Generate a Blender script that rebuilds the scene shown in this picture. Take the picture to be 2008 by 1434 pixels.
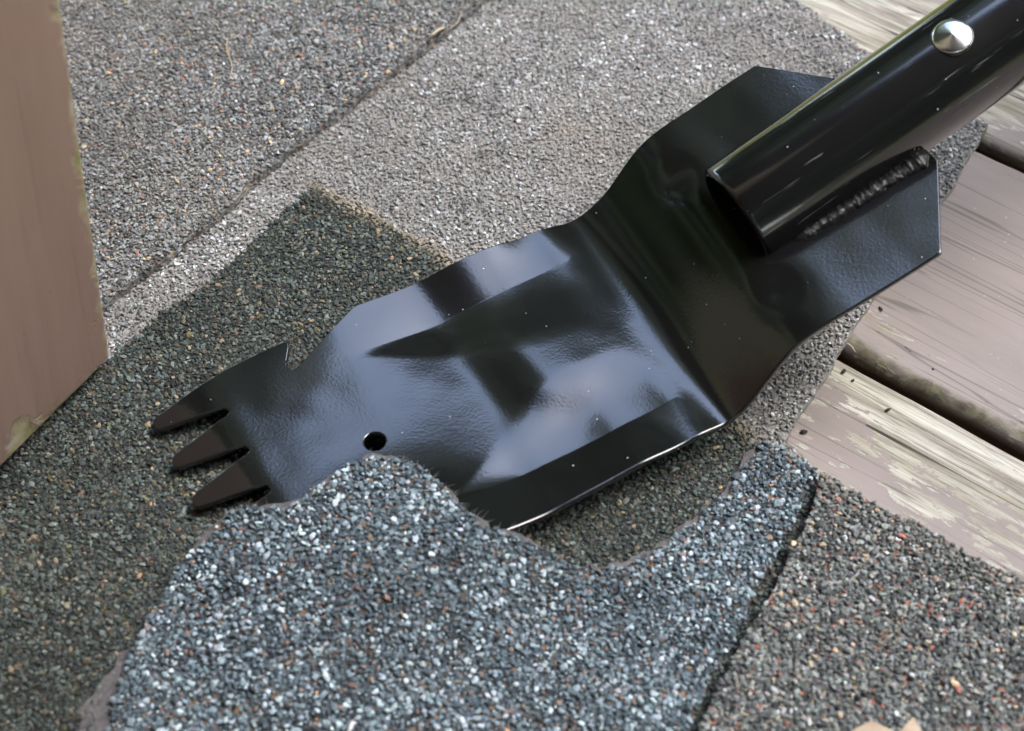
import bpy, bmesh, math, random
import numpy as np
from mathutils import Vector, Matrix, noise as mnoise
from mathutils.geometry import delaunay_2d_cdt

for _o in list(bpy.data.objects):
    bpy.data.objects.remove(_o, do_unlink=True)
SC = bpy.context.scene
COL = SC.collection
random.seed(7)
RNG = np.random.default_rng(11)
R = math.radians
MM = 0.001

# ------------------------------------------------------------------ camera
PITCH = R(50.0)
DIST = 0.528
TGT = np.array([0.0, 0.0, 0.008])
FPX = 3068.0                                   # focal length in photo pixels (2008 wide)
CAM = TGT + np.array([0, -DIST * math.cos(PITCH), DIST * math.sin(PITCH)])
cam_d = bpy.data.cameras.new('camera')
cam = bpy.data.objects.new('camera', cam_d)
COL.objects.link(cam)
cam.location = CAM
cam.rotation_euler = (math.pi / 2 - PITCH, 0, 0)
cam_d.sensor_width = 36.0
cam_d.lens = FPX / 2008.0 * 36.0
cam_d.clip_start = 0.01
cam_d.clip_end = 400
cam_d.dof.use_dof = True
cam_d.dof.focus_distance = 0.545
cam_d.dof.aperture_fstop = 10.0
cam_d.dof.aperture_blades = 7
SC.camera = cam

# ------------------------------------------------------------------ sky, sun, exposure
SUN_EL, SUN_AZ = R(58), R(8)                  # azimuth from +X, counter clockwise
W = bpy.data.worlds.new('World')
SC.world = W
W.use_nodes = True
nt = W.node_tree
for n in list(nt.nodes):
    nt.nodes.remove(n)
out = nt.nodes.new('ShaderNodeOutputWorld')
bg = nt.nodes.new('ShaderNodeBackground')
sky = nt.nodes.new('ShaderNodeTexSky')
sky.sky_type = 'NISHITA'
sky.sun_disc = False
sky.sun_elevation = SUN_EL
sky.sun_rotation = math.pi / 2 - SUN_AZ
sky.air_density = 1.0
sky.dust_density = 2.0
hs = nt.nodes.new('ShaderNodeHueSaturation')
hs.inputs['Saturation'].default_value = 1.0
# thin cloud veil over the whole sky
tc = nt.nodes.new('ShaderNodeTexCoord')
cn = nt.nodes.new('ShaderNodeTexNoise')
cn.inputs['Scale'].default_value = 1.3
cn.inputs['Detail'].default_value = 5
cr = nt.nodes.new('ShaderNodeValToRGB')
cr.color_ramp.elements[0].position = 0.35
cr.color_ramp.elements[0].color = (0, 0, 0, 1)
cr.color_ramp.elements[1].position = 0.7
cr.color_ramp.elements[1].color = (0.4, 0.4, 0.4, 1)
mx = nt.nodes.new('ShaderNodeMixRGB')
mx.inputs[2].default_value = (5.0, 6.2, 7.7, 1)
nt.links.new(tc.outputs['Generated'], cn.inputs['Vector'])
nt.links.new(cn.outputs['Fac'], cr.inputs['Fac'])
nt.links.new(cr.outputs['Color'], mx.inputs[0])
nt.links.new(sky.outputs[0], hs.inputs['Color'])
nt.links.new(hs.outputs['Color'], mx.inputs[1])
nt.links.new(mx.outputs[0], bg.inputs['Color'])
bg.inputs['Strength'].default_value = 0.15
nt.links.new(bg.outputs[0], out.inputs['Surface'])

sun_d = bpy.data.lights.new('sun', 'SUN')
sun_d.energy = 0.5
sun_d.angle = R(35)
sun_d.color = (1.0, 0.98, 0.95)
sun = bpy.data.objects.new('sun', sun_d)
COL.objects.link(sun)
sd = Vector((math.cos(SUN_EL) * math.cos(SUN_AZ), math.cos(SUN_EL) * math.sin(SUN_AZ), math.sin(SUN_EL)))
sun.rotation_euler = sd.to_track_quat('Z', 'Y').to_euler()
sun.location = sd * 5

SC.view_settings.view_transform = 'Standard'
SC.view_settings.look = 'None'
SC.view_settings.gamma = 1
SC.view_settings.use_curve_mapping = False
SC.view_settings.exposure = 2.85
SC.render.engine = 'CYCLES'
SC.render.resolution_x = 1024
SC.render.resolution_y = 731

# ------------------------------------------------------------------ helpers
F_ = np.array([0, math.cos(PITCH), -math.sin(PITCH)])
U_ = np.array([0, math.sin(PITCH), math.cos(PITCH)])
R_ = np.array([1.0, 0, 0])


def ray(px, py):
    return (px - 1004) / FPX * R_ - (py - 717) / FPX * U_ + F_


def at(px, py, z=0.0):
    """point of the photo pixel's line of sight on the level plane at height z (metres)"""
    d = ray(px, py)
    t = (z - CAM[2]) / d[2]
    return CAM + t * d


def tag(o, label=None, cat=None, group=None, kind=None):
    if label: o['label'] = label
    if cat: o['category'] = cat
    if group: o['group'] = group
    if kind: o['kind'] = kind
    return o


def empty(name, loc=(0, 0, 0), rz=0):
    o = bpy.data.objects.new(name, None)
    o.empty_display_size = 0.02
    COL.objects.link(o)
    o.location = loc
    o.rotation_euler = (0, 0, rz)
    return o


def link(name, me, mat=None, parent=None):
    o = bpy.data.objects.new(name, me)
    COL.objects.link(o)
    if mat: me.materials.append(mat)
    if parent:
        o.parent = parent
        bpy.context.view_layer.update()
        o.matrix_parent_inverse = parent.matrix_world.inverted()
    return o


def mesh_np(name, V, Fc, smooth=False):
    """mesh from an N x 3 vertex array and an M x k face array"""
    V = np.asarray(V, np.float32)
    Fc = np.asarray(Fc, np.int32)
    me = bpy.data.meshes.new(name)
    k = Fc.shape[1]
    me.vertices.add(len(V))
    me.vertices.foreach_set('co', V.ravel())
    me.loops.add(Fc.size)
    me.loops.foreach_set('vertex_index', Fc.ravel())
    me.polygons.add(len(Fc))
    me.polygons.foreach_set('loop_start', np.arange(0, Fc.size, k, dtype=np.int32))
    me.polygons.foreach_set('use_smooth', np.full(len(Fc), smooth))
    me.update(calc_edges=True)
    return me


def mesh_py(name, verts, faces, smooth=False):
    me = bpy.data.meshes.new(name)
    me.from_pydata([tuple(v) for v in verts], [], faces)
    me.polygons.foreach_set('use_smooth', np.full(len(me.polygons), smooth))
    me.update()
    return me


def inside(poly, P):
    poly = np.asarray(poly); P = np.asarray(P)
    x, y = P[:, 0], P[:, 1]
    c = np.zeros(len(P), bool)
    x0, y0 = poly[:, 0], poly[:, 1]
    x1, y1 = np.roll(x0, -1), np.roll(y0, -1)
    for i in range(len(poly)):
        if y0[i] == y1[i]: continue
        m = ((y0[i] > y) != (y1[i] > y)) & (x < (x1[i] - x0[i]) * (y - y0[i]) / (y1[i] - y0[i]) + x0[i])
        c ^= m
    return c


def seg_dist(P, A, closed=True):
    """distance of points P to polyline A"""
    A = np.asarray(A)
    B = np.roll(A, -1, 0) if closed else A[1:]
    A2 = A if closed else A[:-1]
    d = np.full(len(P), 1e9)
    for a, b in zip(A2, B):
        ab = b - a
        L = ab @ ab
        t = np.clip(((P - a) @ ab) / (L + 1e-18), 0, 1)
        q = a + t[:, None] * ab
        d = np.minimum(d, np.hypot(*(P - q).T))
    return d


def resample(poly, step, closed=True):
    poly = np.asarray(poly, float)
    Q = np.vstack([poly, poly[:1]]) if closed else poly
    outp = []
    for a, b in zip(Q[:-1], Q[1:]):
        n = max(1, int(np.linalg.norm(b - a) / step))
        for i in range(n):
            outp.append(a + (b - a) * i / n)
    if not closed: outp.append(Q[-1])
    return np.array(outp)


def vnoise(P, scale, seed=0.0):
    """smooth value noise for N x 2 points, about -1..1"""
    P = np.asarray(P) * scale + 37.7 + seed * 13.13
    i = np.floor(P).astype(np.int64)
    f = P - i
    f = f * f * (3 - 2 * f)

    def h(a, b):
        n = (a * 374761393 + b * 668265263 + int(seed * 1013) * 2147483) & 0x7fffffff
        n = ((n ^ (n >> 13)) * 1274126177) & 0x7fffffff
        return ((n ^ (n >> 16)) & 0xffff) / 32767.5 - 1
    x, y = i[:, 0], i[:, 1]
    a = h(x, y) * (1 - f[:, 0]) + h(x + 1, y) * f[:, 0]
    b = h(x, y + 1) * (1 - f[:, 0]) + h(x + 1, y + 1) * f[:, 0]
    return a * (1 - f[:, 1]) + b * f[:, 1]


class NT:
    """tiny node-tree writer"""
    def __init__(self, name):
        self.m = bpy.data.materials.new(name)
        self.m.use_nodes = True
        self.t = self.m.node_tree
        self.b = self.t.nodes['Principled BSDF']

    def n(self, typ, **kw):
        nd = self.t.nodes.new('ShaderNode' + typ)
        for k, v in kw.items():
            if k.startswith('i_'):
                key = k[2:]
                key = int(key) if key.isdigit() else key.replace('_', ' ')
                nd.inputs[key].default_value = v
            else:
                setattr(nd, k, v)
        return nd

    def l(self, a, b):
        self.t.links.new(a, b)

    def ramp(self, src, stops, interp='LINEAR'):
        r = self.n('ValToRGB')
        r.color_ramp.interpolation = interp
        e = r.color_ramp.elements
        while len(e) < len(stops): e.new(0.5)
        for el, (p, c) in zip(e, stops):
            el.position = p
            el.color = (c, c, c, 1) if np.isscalar(c) else (*c, 1)
        self.l(src, r.inputs['Fac'])
        return r.outputs['Color']

    def math(self, op, a, b=None, c=None):
        m = self.n('Math', operation=op)
        for i, v in enumerate((a, b, c)):
            if v is None: continue
            if isinstance(v, (int, float)): m.inputs[i].default_value = v
            else: self.l(v, m.inputs[i])
        return m.outputs[0]

    def mix(self, f, a, b, blend='MIX'):
        m = self.n('MixRGB', blend_type=blend)
        for i, v in enumerate((f, a, b)):
            if isinstance(v, (int, float)): m.inputs[i].default_value = v
            elif isinstance(v, tuple): m.inputs[i].default_value = (*v, 1)
            else: self.l(v, m.inputs[i])
        return m.outputs[0]

    def noise(self, vec, scale, detail=4, rough=0.55, dist=0.0):
        x = self.n('TexNoise')
        x.inputs['Scale'].default_value = scale
        x.inputs['Detail'].default_value = detail
        x.inputs['Roughness'].default_value = rough
        x.inputs['Distortion'].default_value = dist
        if vec is not None: self.l(vec, x.inputs['Vector'])
        return x.outputs['Fac']

    def coord(self, scale=(1, 1, 1), which='Object', loc=(0, 0, 0)):
        c = self.n('TexCoord')
        mp = self.n('Mapping')
        mp.inputs['Scale'].default_value = scale
        mp.inputs['Location'].default_value = loc
        self.l(c.outputs[which], mp.inputs['Vector'])
        return mp.outputs['Vector']

    def bump(self, h, strength, dist, prev=None):
        b = self.n('Bump')
        b.inputs['Strength'].default_value = strength
        b.inputs['Distance'].default_value = dist
        self.l(h, b.inputs['Height'])
        if prev is not None: self.l(prev, b.inputs['Normal'])
        return b.outputs['Normal']

    def done(self, color=None, rough=None, normal=None, **kw):
        B = self.b
        if color is not None:
            if isinstance(color, tuple): B.inputs['Base Color'].default_value = (*color, 1)
            else: self.l(color, B.inputs['Base Color'])
        if rough is not None:
            if isinstance(rough, (int, float)): B.inputs['Roughness'].default_value = rough
            else: self.l(rough, B.inputs['Roughness'])
        if normal is not None: self.l(normal, B.inputs['Normal'])
        for k, v in kw.items():
            B.inputs[k.replace('_', ' ')].default_value = v
        return self.m


# ------------------------------------------------------------------ materials
def mat_granule():
    m = NT('mineral_granules')
    a = m.n('Attribute', attribute_name='granule_colour')
    v = m.coord((1, 1, 1))
    nz = m.noise(v, 1700, 2)
    c = m.mix(1.0, a.outputs['Color'], m.ramp(nz, [(0.3, 0.72), (0.7, 1.25)]), 'MULTIPLY')
    return m.done(c, 0.62, m.bump(nz, 0.5, 0.0002), Specular_IOR_Level=0.4)


def mat_felt(name, cols, dirt, damt):
    """asphalt sheet under the granules: cell pattern in the shingle's own colours plus dirt"""
    m = NT(name)
    v = m.coord()
    vo = m.n('TexVoronoi')
    vo.inputs['Scale'].default_value = 560
    m.l(v, vo.inputs['Vector'])
    wn = m.n('TexWhiteNoise', noise_dimensions='3D')
    m.l(vo.outputs['Color'], wn.inputs['Vector'])
    st = [(i / len(cols), c) for i, c in enumerate(cols)]
    c = m.ramp(wn.outputs['Value'], st, 'CONSTANT')
    d = m.ramp(m.noise(v, 60, 6, 0.65), [(0.5 - damt / 2, 0.0), (1.0 - damt / 2, 1.0)])
    c = m.mix(d, c, dirt)
    nrm = m.bump(vo.outputs['Distance'], 0.8, 0.0008)
    nrm = m.bump(m.noise(v, 900, 3), 0.5, 0.0004, nrm)
    return m.done(c, 0.85, nrm)


def mat_simple(name, col, rough, nscale=300, amt=0.35, bump=0.0003, spec=0.4, stretch=(1, 1, 1)):
    m = NT(name)
    nz = m.noise(m.coord(stretch), nscale, 5, 0.6)
    c = m.mix(1.0, col, m.ramp(nz, [(0.25, 1 - amt), (0.75, 1 + amt)]), 'MULTIPLY')
    return m.done(c, rough, m.bump(nz, 0.6, bump), Specular_IOR_Level=spec)


def mat_plank(name, peel_lo, peel_hi, edge_shift, paint=(0.235, 0.203, 0.19), seed=0.0, moss=0.5, edge_moss=0.0):
    """weathered deck board: taupe paint peeling off silvery grained wood. local X runs along, local Y across"""
    m = NT(name)
    loc = (seed * 3.1, seed * 1.7, seed)
    v = m.coord((1, 1, 1), loc=loc)
    vg = m.coord((13, 210, 80), loc=loc)            # long grain
    vg2 = m.coord((45, 950, 300), loc=loc)
    grain = m.noise(vg, 1.0, 7, 0.68, 0.5)
    fine = m.noise(vg2, 1.0, 4, 0.6, 0.3)
    wood = m.ramp(grain, [(0.25, (0.11, 0.097, 0.08)), (0.42, (0.27, 0.25, 0.21)), (0.58, (0.42, 0.405, 0.355)), (0.8, (0.56, 0.55, 0.50))])
    wood = m.mix(1.0, wood, m.ramp(fine, [(0.32, 0.45), (0.5, 1.0), (0.7, 1.15)]), 'MULTIPLY')
    # moss and algae in the bare wood
    al = m.ramp(m.noise(m.coord((16, 60, 30), loc=loc), 1.0, 5, 0.7), [(0.5, 0.0), (0.72, moss)])
    wood = m.mix(al, wood, (0.22, 0.22, 0.085))
    pv = m.noise(v, 300, 3)
    pcol = m.mix(1.0, paint, m.ramp(m.noise(m.coord((9, 40, 20), loc=loc), 1.0, 6, 0.65), [(0.3, 0.86), (0.7, 1.16)]), 'MULTIPLY')
    pcol = m.mix(m.ramp(m.noise(m.coord((14, 260, 60), loc=loc), 1.0, 3, 0.6), [(0.66, 0.0), (0.72, 0.45)]), pcol, (0.13, 0.115, 0.09))
    pcol = m.mix(m.ramp(m.noise(v, 420, 2), [(0.70, 0.0), (0.76, 0.5)]), pcol, (0.42, 0.39, 0.35))
    # peel mask: broad patches, drawn out along the grain
    big = m.noise(m.coord((15, 42, 15), loc=loc), 1.0, 6, 0.7, 0.9)
    mid = m.noise(m.coord((75, 240, 80), loc=loc), 1.0, 5, 0.68, 0.8)
    sep = m.n('SeparateXYZ')
    cc = m.n('TexCoord')
    m.l(cc.outputs['Object'], sep.inputs[0])
    across = m.math('MULTIPLY', sep.outputs['Y'], edge_shift)
    s = m.math('ADD', m.math('ADD', m.math('MULTIPLY', big, 0.62), m.math('MULTIPLY', mid, 0.38)), across)
    mask = m.ramp(s, [(peel_lo, 0.0), (peel_hi, 1.0)])
    col = m.mix(mask, pcol, wood)
    # checks: thin dark splits that follow the grain
    ck = m.noise(m.coord((3.5, 120, 40), loc=(seed, 0.3, 0)), 1.0, 2, 0.5, 0.25)
    ckm = m.ramp(m.math('ABSOLUTE', m.math('SUBTRACT', ck, 0.5)), [(0.0, 1.0), (0.007, 0.9), (0.014, 0.0)])
    gate = m.ramp(m.noise(m.coord((9, 60, 10), loc=(0.3, seed, 0)), 1.0, 3), [(0.46, 0.0), (0.52, 1.0)])
    ckm = m.math('MULTIPLY', ckm, m.math('MULTIPLY', gate, m.math('ADD', m.math('MULTIPLY', mask, 0.55), 0.45)))
    col = m.mix(ckm, col, (0.03, 0.026, 0.02))
    # unpainted brown timber sides, with the shade of the gaps painted in
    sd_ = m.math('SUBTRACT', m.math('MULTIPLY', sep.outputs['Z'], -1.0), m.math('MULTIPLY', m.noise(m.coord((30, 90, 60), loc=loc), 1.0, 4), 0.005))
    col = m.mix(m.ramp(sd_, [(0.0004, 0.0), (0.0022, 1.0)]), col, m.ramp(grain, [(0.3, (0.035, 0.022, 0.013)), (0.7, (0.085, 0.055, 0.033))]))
    # moss creeping along the near arris
    em = m.math('SUBTRACT', m.math('MULTIPLY', m.noise(m.coord((45, 90, 40), loc=loc), 1.0, 6, 0.7), 0.017), m.math('SUBTRACT', m.math('ADD', sep.outputs['Y'], 0.0035), m.math('MULTIPLY', sep.outputs['Z'], 1.2)))
    emm = m.ramp(em, [(0.0, 0.0), (0.0016, edge_moss)])
    col = m.mix(emm, col, m.ramp(m.noise(v, 240, 4), [(0.35, (0.04, 0.034, 0.02)), (0.5, (0.105, 0.10, 0.045)), (0.7, (0.24, 0.225, 0.16))]))
    h = m.math('SUBTRACT', 1.0, mask)
    n1 = m.bump(h, 0.55, 0.0005)
    gr = m.math('MULTIPLY', m.math('ADD', grain, fine), m.math('ADD', m.math('MULTIPLY', mask, 0.8), 0.15))
    n1 = m.bump(gr, 0.7, 0.0008, n1)
    n1 = m.bump(ckm, -0.9, 0.0012, n1)
    n1 = m.bump(pv, 0.12, 0.0003, n1)
    return m.done(col, m.ramp(mask, [(0, 0.55), (1, 0.82)]), n1, Specular_IOR_Level=0.35)


def mat_black_paint(name, peel=1.0, tube=False):
    m = NT(name)
    v = m.coord()
    op = m.noise(v, 1050, 2, 0.5)
    op2 = m.noise(v, 190, 2, 0.5)
    h = m.math('ADD', op, m.math('MULTIPLY', op2, 0.5))
    nrm = m.bump(h, 0.075 * peel, 0.0003)
    # dust specks
    vo = m.n('TexVoronoi')
    vo.inputs['Scale'].default_value = 360
    m.l(v, vo.inputs['Vector'])
    sz = m.n('TexWhiteNoise', noise_dimensions='3D')
    m.l(vo.outputs['Color'], sz.inputs['Vector'])
    keep = m.math('GREATER_THAN', sz.outputs['Value'], 0.80)
    dens = m.ramp(m.noise(v, 26, 3), [(0.40, 0.0), (0.52, 1.0)])
    rad = m.math('MULTIPLY', m.math('FRACT', m.math('MULTIPLY', sz.outputs['Value'], 37.0)), 0.105)
    sp = m.math('MULTIPLY', m.math('LESS_THAN', vo.outputs['Distance'], rad), m.math('MULTIPLY', keep, dens))
    col = m.mix(sp, (0.006, 0.006, 0.0065), (0.55, 0.53, 0.5))
    rgh = m.mix(sp, m.ramp(m.noise(v, 35, 4), [(0.3, 0.12), (0.75, 0.19)]), (0.8, 0.8, 0.8))
    if tube:
        # handling scratches and a rubbed film along the shaft (local X)
        sc = m.noise(m.coord((40, 900, 900)), 1.0, 2, 0.5)
        gate = m.ramp(m.noise(m.coord((14, 60, 60), loc=(1.3, 0, 0)), 1.0, 3), [(0.50, 0.0), (0.56, 1.0)])
        scm = m.math('MULTIPLY', m.ramp(sc, [(0.67, 0.0), (0.70, 0.8)]), gate)
        col = m.mix(scm, col, (0.085, 0.085, 0.09))
        rgh = m.mix(scm, rgh, (0.5, 0.5, 0.5))
    if peel > 2:
        rgh = 0.42
        wv = m.noise(m.coord((1, 1, 1)), 330, 4, 0.6, 1.2)
        nrm = m.bump(wv, 0.35, 0.0005, nrm)
    m.done(col, rgh, nrm, IOR=1.62, Specular_IOR_Level=0.5)
    m.b.inputs['Coat Weight'].default_value = 0.4
    m.b.inputs['Coat Roughness'].default_value = 0.10
    m.b.inputs['Coat IOR'].default_value = 1.6
    m.l(nrm, m.b.inputs['Coat Normal'])
    return m.m


M_GRAN = mat_granule()
M_PAINT = mat_black_paint('black_gloss_enamel')
M_TUBE = mat_black_paint('black_gloss_tube', 0.45, True)

# ------------------------------------------------------------------ ground under and around the deck
mg = NT('lawn_grass')
vv = mg.coord()
gcol = mg.ramp(mg.noise(vv, 3.0, 6, 0.7), [(0.3, (0.10, 0.13, 0.02)), (0.6, (0.22, 0.24, 0.035)), (0.8, (0.30, 0.29, 0.06))])
M_LAWN = mg.done(gcol, 0.9, mg.bump(mg.noise(vv, 60, 4), 0.6, 0.03))
gr = link('lawn', mesh_py('lawn', [(-120, -120, -0.18), (120, -120, -0.18), (120, 120, -0.18), (-120, 120, -0.18)], [(0, 1, 2, 3)]), M_LAWN)
tag(gr, 'green lawn around the wooden deck', kind='structure')

# ------------------------------------------------------------------ deck of boards
A1, B1 = at(1653, 701, 0), at(2008, 894, 0)         # lower edge of the open gap
bd = (B1 - A1)[:2]
bd /= np.linalg.norm(bd)                             # board direction
bn = np.array([-bd[1], bd[0]])                       # across, away from the camera
A2 = at(1915, 284, 0)[:2]
PITCHW = abs((A2 - A1[:2]) @ bn)                     # board plus gap
GAP = 0.0056
BW = PITCHW - GAP
deck = empty('deck', (0, 0, 0))
tag(deck, 'weathered wooden deck of taupe boards with peeling paint', kind='structure')


def plank_mesh(Lx, wd, th, r, seed):
    """board with rounded, slightly worn long edges; local origin at the middle of the near edge"""
    prof = []
    k = 5
    for cx, cz, a0 in ((wd - r, -r, 0), (r, -r, 90)):
        for i in range(k + 1):
            a = R(a0 + 90 * i / k)
            prof.append((cx + r * math.cos(a), cz + r * math.sin(a)))
    # order: right side up over the top to the left side
    top = [(wd - r - (wd - 2 * r) * i / 10, 0.0) for i in range(1, 10)]
    prof = [(wd, -th)] + prof[:k + 1] + top + prof[k + 1:] + [(0.0, -th)]
    xs = np.arange(-Lx / 2, Lx / 2 + 1e-6, 0.008)
    V, Fc = [], []
    n = len(prof)
    cup = 0.0006 * math.sin(seed * 5)
    for i, x in enumerate(xs):
        w1 = 0.0007 * mnoise.noise((x * 14, seed * 7.1, 0)) + 0.0004 * mnoise.noise((x * 60, seed * 3.3, 4))
        w2 = 0.0007 * mnoise.noise((x * 14, seed * 9.7, 8)) + 0.0004 * mnoise.noise((x * 60, seed * 5.3, 9))
        for (y, z) in prof:
            t = y / wd
            V.append((x, y + w1 * (1 - t) + w2 * t, z + (cup * (1 - (2 * t - 1) ** 2) if z > -th / 2 else 0)))
        if i:
            for j in range(n - 1):
                a = (i - 1) * n + j
                Fc.append((a, a + n, a + n + 1, a + 1))
    m0 = len(xs)
    Fc.append(tuple(range(n)))
    Fc.append(tuple(range((m0 - 1) * n, m0 * n))[::-1])
    me = mesh_py('plank', V, Fc, True)
    me.polygons[-1].use_smooth = False
    me.polygons[-2].use_smooth = False
    return me


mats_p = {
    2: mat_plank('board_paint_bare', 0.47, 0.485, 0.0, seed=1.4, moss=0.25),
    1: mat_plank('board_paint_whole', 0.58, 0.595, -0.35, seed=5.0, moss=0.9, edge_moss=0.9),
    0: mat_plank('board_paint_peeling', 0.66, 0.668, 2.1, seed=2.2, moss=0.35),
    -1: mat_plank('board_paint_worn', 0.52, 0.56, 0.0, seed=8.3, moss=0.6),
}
rzb = math.atan2(bd[1], bd[0])
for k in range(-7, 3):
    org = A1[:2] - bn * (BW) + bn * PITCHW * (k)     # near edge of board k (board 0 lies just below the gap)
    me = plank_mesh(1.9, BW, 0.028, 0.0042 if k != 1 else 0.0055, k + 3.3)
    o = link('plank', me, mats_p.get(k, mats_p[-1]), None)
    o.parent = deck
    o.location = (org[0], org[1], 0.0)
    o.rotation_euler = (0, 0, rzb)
M_JOIST = mat_simple('joist_timber', (0.05, 0.035, 0.022), 0.9, 60, 0.4, 0.001)
for k in range(-2, 3):
    c = bd * (k * 0.4 + 0.08)
    hx, hy, z0, z1 = 0.02, 0.30, -0.17, -0.0285
    vs = [(x, y, z) for z in (z0, z1) for (x, y) in ((-hx, -hy), (hx, -hy), (hx, hy), (-hx, hy))]
    me = mesh_py('joist', vs, [(3, 2, 1, 0), (4, 5, 6, 7), (0, 1, 5, 4), (1, 2, 6, 5), (2, 3, 7, 6), (3, 0, 4, 7)])
    o = link('joist', me, M_JOIST)
    o.parent = deck
    o.location = (c[0], c[1], 0)
    o.rotation_euler = (0, 0, rzb)

# ------------------------------------------------------------------ shovel frame and blade surface (millimetres in u, v, z)
PHI = R(28.5)
AX = np.array([math.cos(PHI), math.sin(PHI)])
WX = np.array([-math.sin(PHI), math.cos(PHI)])
HOLE = at(735, 865, 0.014)[:2]
TH = 2.4                                             # plate thickness
KN = np.array([[-80, 3.0], [-60, 8.8], [-41, 12.6], [-36, 13.1], [0, 14.0], [30, 15.0], [41, 15.3], [57, 19.2],
               [80, 20.2], [97, 20.8], [105, 22.4], [111, 26.6], [115, 32.0], [119, 38.4], [123, 43.4], [128, 46.9], [137, 50.4], [148, 53.4], [173, 61.2], [260, 88.2]])
_us = np.arange(-80, 260, 0.5)
_z = np.interp(_us, KN[:, 0], KN[:, 1])
_k = np.exp(-0.5 * (np.arange(-24, 24.5, 1) * 0.5 / 4.2) ** 2)
_k /= _k.sum()
_zp = np.pad(_z, 24, mode='reflect', reflect_type='odd')
_zs = np.convolve(_zp, _k, 'same')[24:-24]
_k2 = np.exp(-0.5 * (np.arange(-24, 24.5, 1) * 0.5 / 2.7) ** 2)
_zf = np.convolve(_zp, _k2 / _k2.sum(), 'same')[24:-24]
_bl = np.clip((_us + 35) / 25, 0, 1) * (1 - np.clip((_us - 86) / 10, 0, 1))
_zs = _zf * (1 - _bl) + _zs * _bl                       # crisper bend at the teeth


def sstep(a, b, x):
    t = np.clip((x - a) / (b - a), 0, 1)
    return t * t * (3 - 2 * t)


_k4 = np.exp(-0.5 * (np.arange(-30, 30.5, 1) * 0.5 / 4.5) ** 2)
_k4 /= _k4.sum()
_gw = np.convolve(np.pad(3.0 + 27.0 * np.clip((_us - 13) / 46, 0, 1), 30, mode='edge'), _k4, 'same')[30:-30]
_cd = -2.05 * np.clip((_us - 12) / 44, 0, 1) * (1 - sstep(58, 102, _us))
_cd = np.convolve(np.pad(_cd, 30, mode='edge'), _k4, 'same')[30:-30]


def ztop(u, v):
    u = np.asarray(u, float); v = np.asarray(v, float)
    av = np.abs(v)
    # the step runs slightly askew across the plate
    us_ = u - 0.075 * v * sstep(84, 108, u) * (1 - sstep(138, 168, u))
    z = np.interp(us_, _us, _zs)
    # the cross step before the gutters flattens out towards the near edge
    soft = np.interp(u, [30, 96], [15.0, 20.7])
    z = np.where((u > 30) & (u < 96), z + (soft - z) * (1 - sstep(-26, -6, v)) * sstep(30, 44, u) * (1 - sstep(74, 96, u)), z)
    # small dimples hammered in beside the shaft socket
    for dv in (-31.0, 30.0):
        z = z - 1.3 * np.exp(-((u - 129) / 6.0) ** 2 - ((v - dv) / 7.5) ** 2)
    # scooped front: edges stand higher than the middle
    sc = (sstep(-40, 12, u) + 0.8 * (v < 0) * (sstep(-50, -15, u) - sstep(-40, 12, u))) * (1 - sstep(88, 108, u))
    fade = 1 - sstep(54, 100, u)
    gw = np.interp(u, _us, _gw)                            # gutter flank widens from a point
    rb = sstep(6, 38, u) * fade
    sb = 1 - rb
    scoop = 3.5 * (av / 51) ** 2
    # two pressed V-shaped gutters near the edges: a crease that starts as a point and deepens towards the shaft
    cd = np.interp(u, _us, _cd)
    inner = cd * (0.5 - 0.5 * np.cos(np.pi * np.clip((av - 34.5 + gw) / gw, 0, 1))) + scoop * sb
    base = cd + 3.5 * (34.5 / 51) ** 2 * sb
    edge = 3.5 * sb + 1.9 * rb
    tw = np.clip((av - 34.5) / 16.5, 0, 1.2)
    outer = base + (edge - base) * tw
    inner = inner + 0.0
    k = 0.3
    gut = np.where(av < 34.5 - k, inner, np.where(av > 34.5 + k, outer, inner + (outer - inner) * (av - 34.5 + k) / (2 * k)))
    z = z + sc * gut * (1 + 0.5 * (v < 0) * (1 - sstep(8, 40, u)))
    # past the gutters the plate is crowned across until it meets the step
    z = z - 2.6 * (av / 51) ** 1.6 * sstep(66, 86, u) * (1 - sstep(98, 112, u))
    # slight hand-made unevenness of the pressed plate
    P = np.stack([u.ravel(), v.ravel()], 1)
    z = z + (0.16 * vnoise(P, 1 / 24.0, 3) + 0.05 * vnoise(P, 1 / 9.0, 5)).reshape(z.shape) * (1 - sstep(90, 98, u) + sstep(140, 155, u))
    return z


def uv_xy(u, v):
    return HOLE[0] + (np.asarray(u)[..., None] * AX + np.asarray(v)[..., None] * WX) * MM if False else HOLE + (np.asarray(u)[..., None] * AX + np.asarray(v)[..., None] * WX) * MM


def xy_uv(P):
    q = (np.asarray(P) - HOLE) / MM
    return q @ AX, q @ WX


def arc(cx, cy, r, a0, a1, n):
    return [(cx + r * math.cos(R(a0 + (a1 - a0) * i / n)), cy + r * math.sin(R(a0 + (a1 - a0) * i / n))) for i in range(n + 1)]


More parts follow.
